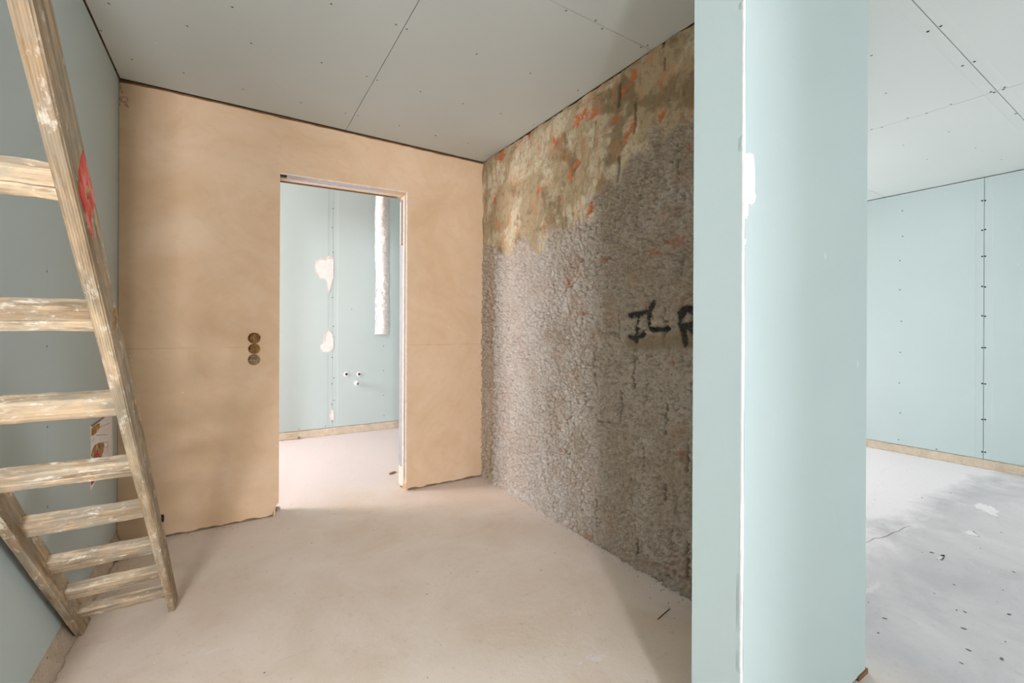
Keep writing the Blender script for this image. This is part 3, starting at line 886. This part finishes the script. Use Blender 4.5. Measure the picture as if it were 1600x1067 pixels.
def sub(name, sel, parent, extra=None):
    q = quads[sel]
    used, invx = np.unique(q, return_inverse=True)
    q = invx.reshape(-1, 4)
    v = verts[used]
    col_ = flatc[used]
    if extra is not None:
        ev, ef = extra
        n0 = len(v)
        v = np.concatenate([v, ev]); col_ = np.concatenate([col_, np.tile(np.array([[0.3, 0.25, 0.2, 1]]), (len(ev), 1))])
        q = np.concatenate([q, ef + n0])
    m = bpy.data.meshes.new(name)
    m.vertices.add(len(v)); m.vertices.foreach_set('co', v.astype(np.float32).reshape(-1))
    m.loops.add(len(q) * 4); m.loops.foreach_set('vertex_index', q.reshape(-1).astype(np.int32))
    m.polygons.add(len(q)); m.polygons.foreach_set('loop_start', np.arange(0, len(q) * 4, 4, dtype=np.int32))
    m.update(calc_edges=True)
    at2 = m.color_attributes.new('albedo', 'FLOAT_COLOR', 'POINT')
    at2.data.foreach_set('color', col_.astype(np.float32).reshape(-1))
    return link(name, m, M['rough'], parent, True)
bb = MB().box(XR + 0.02, XS2, YS2, YB + 0.012, 0, H)
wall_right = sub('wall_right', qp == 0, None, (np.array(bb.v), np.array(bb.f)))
struct(wall_right, 'rough unfinished rendered wall with clay patches and black sprayed letters', 'wall')
for k in range(1, NCLAY + 1):
    if (qp == k).sum() > 6:
        sub('exposed_brick', qp == k, wall_right)
for k in range(len(letters)):
    o = sub('painted_letter', qp == 100 + k, wall_right)
    o['label'] = ['black sprayed letter I', 'black sprayed letter L', 'black sprayed letter cut off by the partition'][k]

# ---- partition end in the foreground
wall_partition = MB().box(XS + TH + 0.001, XS2 - TH, YS + TH + 0.0005, YS2 - TH, 0, H).build('wall_partition', M['masonry'])
struct(wall_partition, 'aqua plasterboard partition end in the foreground', 'wall')
PZ = 0.012
def ragged_edge_panel():
    """end board: its cut edge with bare gypsum shows towards the camera"""
    mb_ = MB().box(XS, XS + TH, YS + 0.0012, YS2, PZ, H - 0.002)
    return mb_.build('plasterboard_panel', M['board'], wall_partition)
ragged_edge_panel()
n = 90
r = random.Random(8)
vv, ff = [], []
for i in range(n + 1):
    z = PZ + (H - 0.002 - PZ) * i / n
    wv = 0.0012 * math.sin(i * 0.35) + r.uniform(-0.0007, 0.0007)
    low = z < 0.75
    lip = r.uniform(0.0, 0.0016) if low else r.uniform(0, 0.0006)
    vv += [(XS - 0.0004 - lip, YS + 0.0011, z), (XS - 0.0002 - lip * 0.6, YS - 0.0016, z), (XS + 0.0085 + wv, YS - 0.0020, z), (XS + 0.0105 + wv, YS + 0.0011, z)]
for i in range(n):
    for k in range(4):
        ff.append((i * 4 + k, i * 4 + (k + 1) % 4, i * 4 + 4 + (k + 1) % 4, i * 4 + 4 + k))
ff += [(0, 1, 2, 3), (n * 4 + 3, n * 4 + 2, n * 4 + 1, n * 4)]
o = MB().add(vv, ff).build('cut_edge', M['gypsum'], wall_partition)
o['label'] = 'white gypsum edge of the end board'
# a few places where the paper stands off the cut edge
for z0, z1 in ((0.05, 0.13), (0.30, 0.36), (0.40, 0.56), (1.62, 1.66), (1.98, 2.0)):
    r = random.Random(int(z0 * 1000))
    nn = 10
    vv, ff = [], []
    for i in range(nn + 1):
        z = z0 + (z1 - z0) * i / nn
        b_ = math.sin(math.pi * i / nn) * 0.0035 + r.uniform(0, 0.0006)
        vv += [(XS - 0.0002, YS + 0.012, z), (XS - 0.0006 - b_, YS + 0.001, z), (XS - 0.0001 - b_, YS - 0.0008, z), (XS + 0.0004, YS + 0.012, z)]
    for i in range(nn):
        for k in range(4):
            ff.append((i * 4 + k, i * 4 + (k + 1) % 4, i * 4 + 4 + (k + 1) % 4, i * 4 + 4 + k))
    ff += [(0, 1, 2, 3), (nn * 4 + 3, nn * 4 + 2, nn * 4 + 1, nn * 4)]
    MB().add(vv, ff).build('lifted_paper', M['board'], wall_partition)
panel(wall_partition, M['board'], (XS + TH + 0.0003, YS, PZ), X_, Z_, NY_, XS2 - XS - TH - 0.0003, H - PZ - 0.002, (False, False), 0.0001)
panel(wall_partition, M['board'], (XR, YS2, PZ), NX_, Z_, Y_, XR - XS - TH, H - PZ - 0.002, (False, False), 0.0003)
panel(wall_partition, M['board'], (XS2, YS + TH, PZ), Y_, Z_, X_, YN - YS - TH, H - PZ - 0.002, (False, False), 0.0003)
MB().box(XS2 - 0.06, XS2 + 0.012, YS - 0.004, YS + 0.02, 0.0, 0.016).build('timber_plate', M['timber'], wall_partition)
# filler patch
FP = [(1160, 241), (1170, 239), (1176, 242), (1178, 260), (1178.5, 285), (1178, 300), (1180, 306), (1178, 316), (1173, 320), (1168, 319), (1168, 336), (1165, 342), (1160.5, 341)]
P = [at(x, y, 1, YS) for x, y in FP]
o = link('filler_patch', filled([[(p.x, p.z) for p in P]], 1, YS - 0.0001, YS - 0.0022), M['filler'], wall_partition)
o['label'] = 'white smear of filler beside the board edge'
FP = [(1161, 372), (1165, 374), (1164, 382), (1161, 384)]
P = [at(x, y, 1, YS) for x, y in FP]
link('filler_patch', filled([[(p.x, p.z) for p in P]], 1, YS - 0.0001, YS - 0.0015), M['filler'], wall_partition)

# ------------------------------------------------------------------ screw heads
scr_mesh = {}
def screw(parent, p, nrm, r=0.0048):
    key = (tuple(nrm), r)
    if key not in scr_mesh:
        n_ = Vector(nrm)
        u = Vector((0, 0, 1)) if abs(n_.z) < 0.5 else Vector((1, 0, 0))
        scr_mesh[key] = MB().ring([(r, -0.001), (r, 0.0004), (r * 0.55, 0.0004), (r * 0.25, -0.0004)], (0, 0, 0), u, n_.cross(u), n_, 8, (False, True)).mesh('screw')
    o = link('screw', scr_mesh[key], M['screw'], parent)
    o.location = p
    return o
S1 = [(138, 15), (670, 30), (1097, 17), (476, 112), (104, 132), (751, 186), (237, 256), (168, 300), (460, 314), (1055, 270), (1376, 106), (1422, 125), (1250, 329), (1295, 345),
      (717, 385), (967, 442), (1159, 487), (1211, 498), (1482, 395), (1390, 541), (1547, 583)]
S2 = [(463, 270), (732, 366), (183, 458), (395, 518), (584, 568), (748, 622), (77, 628), (258, 678), (422, 716), (970, 452), (910, 53), (1058, 102), (1091, 143), (1285, 236), (1318, 227)]
S4 = [(420, 133), (355, 160), (70, 280), (143, 471), (590, 312), (530, 333), (673, 465), (690, 468), (737, 452), (743, 442), (472, 527), (348, 573), (253, 596), (71, 653), (123, 643),
      (798, 575), (461, 666), (231, 733), (595, 748), (351, 805), (727, 806)]
for (x, y) in S1:
    screw(ceiling, at(120 + x / 2.7586, y / 2.7586, 2, H), NZ_)
for (x, y) in S2:
    screw(ceiling, at(600 + x / 3.2, y / 3.2, 2, H), NZ_)
for (x, y) in S4:
    screw(ceiling, at(1340 + x / 3.233, y / 3.233, 2, H), NZ_, 0.0055)
for y in (115, 212, 300, 402, 500, 606, 724, 845, 951):
    for x in (415.5, 425.5):
        p = at(1340 + x / 2.134, 260 + (y + random.uniform(-2, 2)) / 2.134, 0, XF + TD * 0.6)
        screw(wall_right_room, p, NX_, 0.0068)
for i, y in enumerate((148, 233, 314, 411, 516, 620, 722, 822, 911)):
    screw(wall_right_room, at(1340 + (149, 150, 141, 141, 146, 142, 139, 142, 137)[i] / 2.134, 260 + y / 2.134, 0, XF), NX_, 0.0060)
screw(wall_right_room, at(1340 + 263 / 2.134, 260 + 943 / 2.134, 0, XF), NX_, 0.0060)
for x, y in ((73, 541), (74, 667), (74.5, 792), (73, 424), (74, 941), (74, 1028)):
    screw(wall_left, at(x, y, 0, XL), X_, 0.0040)
for (x, y) in ((428, 305), (424, 412), (428, 548), (424, 800), (430, 960), (532, 865), (745, 370)):
    screw(wall_far, at(400 + x / S3, 240 + y / S3, 1, YF), NY_, 0.0055)
for (x, y) in ((424, 137), (432, 250), (422, 283), (433, 375), (421, 397), (424, 492), (709, 74), (708, 210), (708, 347), (712, 460), (238, 535), (386, 517)):
    screw(wall_far, at(400 + x / S3, 520 + y / S3, 1, YF), NY_, 0.0055)

# ------------------------------------------------------------------ the ladder
LSL = math.atan(0.98)
LD = Vector((0, -math.cos(LSL), math.sin(LSL)))      # up along the rails, towards the camera
LN = Vector((0, math.sin(LSL), math.cos(LSL)))       # away from the underside
FOOT = Vector((-0.35, 2.295, 0.0))
ladder = empty('wooden_ladder', FOOT)
tag(ladder, 'long weathered wooden ladder leaning beside the aqua wall, smeared with paint', 'ladder')
LEN = (H - 0.03) / math.sin(LSL)
RW, RD = 0.0225, 0.083
def rail(x0):
    # local frame: x = world x, y = depth (LN), z = along (LD)
    prof = [(x0, 0.003), (x0 + 0.002, 0.0), (x0 + RW - 0.003, 0.0), (x0 + RW, 0.003), (x0 + RW, RD - 0.004), (x0 + RW - 0.003, RD), (x0 + 0.003, RD), (x0, RD - 0.004)]
    nseg = 60
    vv, ff = [], []
    k = len(prof)
    # feet cut level with the floor
    for i in range(nseg + 1):
        s_ = LEN * i / nseg
        for (x, d) in prof:
            lift = d / math.tan(LSL) * 1.0
            s2 = s_ if i else -d * math.cos(LSL) / math.sin(LSL)
            jx = 0.0006 * math.sin(s_ * 9 + d * 40)
            vv.append((x + jx, d, s2))
    for i in range(nseg):
        for j in range(k):
            ff.append((i * k + j, i * k + (j + 1) % k, (i + 1) * k + (j + 1) % k, (i + 1) * k + j))
    ff += [tuple(range(k)), tuple(range(nseg * k, nseg * k + k))[::-1]]
    return MB().add(vv, ff).build('rail', M['rail_wood'], ladder)
LM = Matrix(((1, 0, 0), (0, LN.y, LD.y), (0, LN.z, LD.z))).to_4x4()
XA, XB = -0.500 - FOOT.x, -0.197 - RW - FOOT.x
rails = [rail(XA), rail(XB)]
for o in rails:
    o.matrix_local = LM
tops = [1.964, 1.686, 1.411, 1.137, 0.874, 0.606, 0.358, 0.142, 2.24, 2.515, 2.79, 3.06, 3.33]
for i, tp in enumerate(tops):
    hgt = (0.050, 0.058, 0.062, 0.062, 0.066, 0.072, 0.070, 0.056)[i] if i < 8 else 0.058
    d0 = 0.024 if i < 4 else 0.032
    b_ = tp - hgt
    mid_ = b_ + hgt * 0.46
    prof = [(d0 + 0.006, b_), (d0, b_ + 0.004), (d0 + 0.001, mid_ - 0.003), (d0 + 0.0045, mid_), (d0 + 0.001, mid_ + 0.003), (d0 + 0.004, tp - 0.004), (d0 + 0.009, tp), (d0 + 0.034, tp - 0.004), (d0 + 0.034, b_ + 0.004)]
    x0, x1 = XA + RW - 0.010, XB + 0.010
    nseg = 14
    r = random.Random(i)
    vv, ff = [], []
    k = len(prof)
    for q in range(nseg + 1):
        x = x0 + (x1 - x0) * q / nseg
        for (d, s_) in prof:
            vv.append((x, d + r.uniform(-0.0008, 0.0008), s_ + r.uniform(-0.0010, 0.0010)))
    for q in range(nseg):
        for j in range(k):
            ff.append((q * k + j, q * k + (j + 1) % k, (q + 1) * k + (j + 1) % k, (q + 1) * k + j))
    ff += [tuple(range(k)), tuple(range(nseg * k, nseg * k + k))[::-1]]
    o = MB().add(vv, ff).build('rung', M['rung_wood'], ladder)
    o.matrix_local = LM
# marks on the outer face of the near rail (x = -0.197)
def on_rail(px, py):
    p = at(px, py, 0, -0.197) - FOOT
    return (p.dot(LN), p.dot(LD))
def rail_patch(name, pts, m, off=0.0012, lab=None):
    q = [on_rail(*p) for p in pts]
    q = [(min(max(d, 0.004), RD - 0.005), s_) for d, s_ in q]
    x = XB + RW
    o = link(name, filled([q], 0, x - 0.0008, x + off), M[m], rails[1])
    if lab:
        o['label'] = lab
    return o
rail_patch('paint_smear', [(128.8, 234), (131, 246), (135.8, 262), (138, 270), (140.5, 281), (145, 292), (147, 304), (147.5, 318), (144, 328), (141, 347), (143, 358), (144, 372), (140, 358), (136, 347), (134, 334), (131, 323), (126, 310), (124, 300), (124.5, 282), (122.7, 267), (125.5, 248)], 'red_paint', lab='red paint smear')
rail_patch('knot', [(134, 290), (138, 298), (138, 308), (135, 312), (133, 302)], 'print_brown', 0.0018)
rail_patch('knot', [(176, 490), (180, 482), (184, 500), (182, 514), (178, 508)], 'print_brown')
rail_patch('knot', [(210, 624), (213, 632), (214, 640), (211, 636)], 'print_brown')
b_ = at(253, 807, 0, -0.197) - FOOT
bd, bs = min(max(b_.dot(LN), 0.02), RD), b_.dot(LD)
o = bevel(MB().box(XB + RW - 0.006, XB + RW + 0.006, RD - 0.012, RD + 0.006, bs - 0.011, bs + 0.011).build('black_clip', M['dark'], ladder), 0.002)
o.matrix_local = LM

# ------------------------------------------------------------------ torn picture on the left wall
PO = (141, 665), (152, 658), (163, 651), (175, 650), (175.5, 690), (175.5, 722), (165, 735), (152, 748), (147, 756), (141, 768), (141.5, 720)
PX = XL + 0.0003
P = [at(x, y, 0, PX) for x, y in PO]
base = Vector((PX, P[0].y, min(p.z for p in P)))
pic = empty('torn_poster', base)
tag(pic, 'torn piece of white printed paper stuck low on the aqua wall', 'poster')
def pic_part(name, pts, m, a, b):
    q = [at(x, y, 0, PX) - base for x, y in pts]
    return link(name, filled([[(p.y, p.z) for p in q]], 0, a, b), M[m], pic)
paper = pic_part('paper', PO, 'filler', 0.0, 0.0010)
pic_part('brown_print', [(142, 669), (148, 664), (155.5, 661), (155, 668), (151, 675), (146, 680), (142.5, 681)], 'print_brown', 0.0009, 0.0015)
pic_part('brown_print', [(142.5, 706), (147, 696), (153, 692), (161, 691), (162.5, 697), (160, 708), (158, 715), (152, 713), (146, 718), (142, 712)], 'print_brown', 0.0009, 0.0015)
pic_part('red_print', [(147, 706), (152, 703), (155, 708), (158, 714), (152, 716), (147, 713)], 'print_red', 0.0014, 0.0019)
pic_part('red_print', [(141.5, 750), (148.5, 749.5), (145, 756), (141.8, 758)], 'print_red', 0.0009, 0.0015)
pic_part('grey_print', [(141, 665), (161, 651.5), (163.5, 652), (152, 661), (143, 667)], 'mortar_dark', 0.0009, 0.0015)
pinv = -base
for pts in ([(150, 680), (168, 679)], [(162, 691), (169, 691), (168, 706)], [(155, 668), (171, 661)], [(147, 684), (144, 690)], [(164, 700), (170, 696)]):
    pix_tube(pic, pts, 0.0011, (0, PX + 0.0010), 'mortar_dark', 'printed_line', pinv)

# ------------------------------------------------------------------ crumbs and debris
def lump(name, loc, r_, mat, label, cat, group=None, flat=0.6, seed=0, stretch=1.0):
    q = random.Random(seed)
    bm = bmesh.new()
    bmesh.ops.create_icosphere(bm, subdivisions=2, radius=r_)
    for v in bm.verts:
        v.co *= q.uniform(0.78, 1.18)
        v.co.x *= stretch
        v.co.z *= flat
    zmin = min(v.co.z for v in bm.verts)
    for v in bm.verts:
        v.co.z -= zmin
    m = bpy.data.meshes.new(name)
    bm.to_mesh(m)
    bm.free()
    o = link(name, m, M[mat])
    o.location = loc
    o.rotation_euler.z = q.uniform(0, 6.28)
    return tag(o, label, cat, group)
p = at(433, 797, 2, 0); lump('mortar_lump', (p.x, p.y, 0), 0.018, 'rubble', 'crumbled mortar lump at the broken left foot of the doorway', 'rubble', seed=1)
p = at(425, 801, 2, 0); lump('mortar_lump', (p.x, p.y, 0), 0.012, 'rubble', 'small mortar crumb against the beige wall left of the doorway', 'rubble', seed=2)
p = at(630, 760, 2, 0); lump('brick_chip', (p.x - 0.01, p.y - 0.005, 0), 0.014, 'clay', 'reddish brick chip at the right foot of the doorway', 'rubble', seed=3)
p = at(630, 738, 2, 0); lump('wood_splinter', (p.x - 0.08, p.y + 0.02, 0), 0.020, 'timber', 'thin splinter on the floor inside the doorway', 'splinter', flat=0.2, seed=4, stretch=2.0)
p = at(757, 748, 2, 0); lump('brick_chip', (p.x, p.y - 0.02, 0), 0.009, 'clay', 'tiny reddish chip in the corner under the rough wall', 'rubble', seed=5)
p = at(465, 686, 2, 0); lump('mortar_lump', (p.x, p.y, 0), 0.022, 'rubble', 'pale mortar lump by the footing beyond the doorway', 'rubble', seed=6)
p = at(183, 877, 2, 0); lump('mortar_lump', (p.x, p.y, 0), 0.016, 'mortar_dark', 'dark crumb behind the ladder near the corner', 'rubble', seed=7)
p = at(112, 995, 2, 0); lump('mortar_lump', (p.x + 0.01, p.y, 0), 0.012, 'mortar_dark', 'dark crumb in front of the left ladder foot', 'rubble', seed=8)
chip_mesh = None
def ragged(pts, amp, n_, seed):
    r_ = random.Random(seed)
    out = []
    for a_, b_ in zip(pts, pts[1:] + pts[:1]):
        for k in range(n_):
            f_ = k / n_
            out.append((a_[0] + (b_[0] - a_[0]) * f_ + r_.uniform(-amp, amp), a_[1] + (b_[1] - a_[1]) * f_ + r_.uniform(-amp, amp)))
    return out
for k, (x, y) in enumerate([(325, 290), (445, 270), (643, 373), (657, 435), (570, 502), (365, 520), (710, 602), (460, 656), (665, 678), (470, 762), (505, 770),
                            (168, 797), (140, 858), (500, 840), (520, 930), (660, 968), (490, 985), (675, 895), (690, 780)]):
    p = at(1320 + x / 2.69, 670 + y / 2.69, 2, 0)
    if chip_mesh is None:
        o = lump('debris_chip', (p.x, p.y, 0), 0.0045, 'mortar_dark', 'tiny dark chip lying on the grey floor of the right hand room', 'chip', 'dark chips on the right hand floor', 0.35, 40, 1.9)
        chip_mesh = o
    else:
        o = chip_mesh.copy()
        C.objects.link(o)
        o.location = (p.x, p.y, 0)
        o.rotation_euler.z = random.uniform(0, 6.28)
        o.scale = (random.uniform(0.5, 1.2),) * 3
for lab, pts in (('largest white plaster splash on the right hand floor', [(1522, 787), (1532, 786), (1540, 790), (1551, 792), (1558, 798), (1556, 806), (1548, 803), (1540, 799), (1530, 796)]),
                 ('middle white plaster splash on the right hand floor', [(1506, 832), (1513, 829), (1521, 831), (1530, 836), (1534, 840), (1524, 838), (1515, 836)]),
                 ('small white plaster streak on the right hand floor', [(1464, 874), (1470, 869), (1473, 866), (1471, 872), (1466, 876)])):
    q_ = [at(x, y, 2, 0) for x, y in pts]
    tag(link('plaster_splash', filled([ragged([(p.x, p.y) for p in q_], 0.016, 4, len(lab))], 2, 0.0, 0.0012), M['filler']), lab, 'splash')
pc = [at(x, y, 2, 0) for x, y in ((1349, 849), (1358, 846), (1366, 841), (1378, 840), (1387, 837), (1396, 832), (1404, 830), (1413, 824), (1422, 822))]
cv = []
for i, p in enumerate(pc):
    w_ = 0.0022 * math.sin(math.pi * (i + 0.5) / len(pc)) + 0.0006
    cv += [(p.x, p.y - w_, 0.0004), (p.x, p.y + w_, 0.0004)]
MB().add(cv, [(2 * i, 2 * i + 2, 2 * i + 3, 2 * i + 1) for i in range(len(pc) - 1)]).build('crack', M['mortar_dark'], floor)
# bent nail in the shade of the partition
a = at(1027, 969, 2, 0); b = at(1046, 957, 2, 0)
nail = empty('bent_nail', (a.x, a.y, 0))
tag(nail, 'bent nail lying on the shaded floor beside the partition', 'nail')
d = Vector((b.x - a.x, b.y - a.y, 0.012)); w = d.normalized(); u = w.cross(Vector((0, 0, 1))).normalized()
MB().ring([(0.0004, 0), (0.002, 0.008), (0.002, d.length)], (0, 0, 0.0022), u, w.cross(u), w, 8, (True, True)).build('shank', M['rust'], nail, True)
MB().ring([(0.007, d.length), (0.007, d.length + 0.002)], (0, 0, 0.0035), u, w.cross(u), w, 12, (True, True)).build('head', M['profile'], nail)

# loose crumbs along the feet of the walls: nobody could count them
q = random.Random(21)
mb = MB()
def crumb(x, y, s_):
    vv = [(x + s_ * q.uniform(.6, 1.2) * math.cos(a), y + s_ * q.uniform(.6, 1.2) * math.sin(a), 0.0002) for a in (0, 1.6, 3.1, 4.7)]
    top = (x + s_ * q.uniform(-.3, .3), y + s_ * q.uniform(-.3, .3), s_ * q.uniform(.5, 1.0))
    mb.add(vv + [top], [(0, 1, 4), (1, 2, 4), (2, 3, 4), (3, 0, 4), (3, 2, 1, 0)])
for k in range(420):
    e = abs(q.gauss(0, 0.035))
    s_ = q.uniform(0.0012, 0.0045)
    z_ = q.random()
    if z_ < 0.45:
        crumb(XR - 0.018 - e, q.uniform(YS2 + 0.03, YB - 0.03), s_)
    elif z_ < 0.6:
        crumb(q.uniform(XL + 0.04, DX0 - 0.04), YB - 0.008 - e, s_)
    elif z_ < 0.75:
        crumb(q.uniform(DX1 + 0.02, XR - 0.02), YB - 0.008 - e, s_)
    elif z_ < 0.9:
        crumb(XL + 0.034 + e, q.uniform(2.45, YB - 0.03), s_)
    else:
        crumb(q.uniform(0.0, XR - 0.1), q.uniform(0.8, YB - 0.1), s_ * 0.7)
o = mb.build('mortar_crumbs', M['rubble'])
tag(o, 'fine mortar crumbs scattered along the feet of the walls', 'crumbs', kind='stuff')
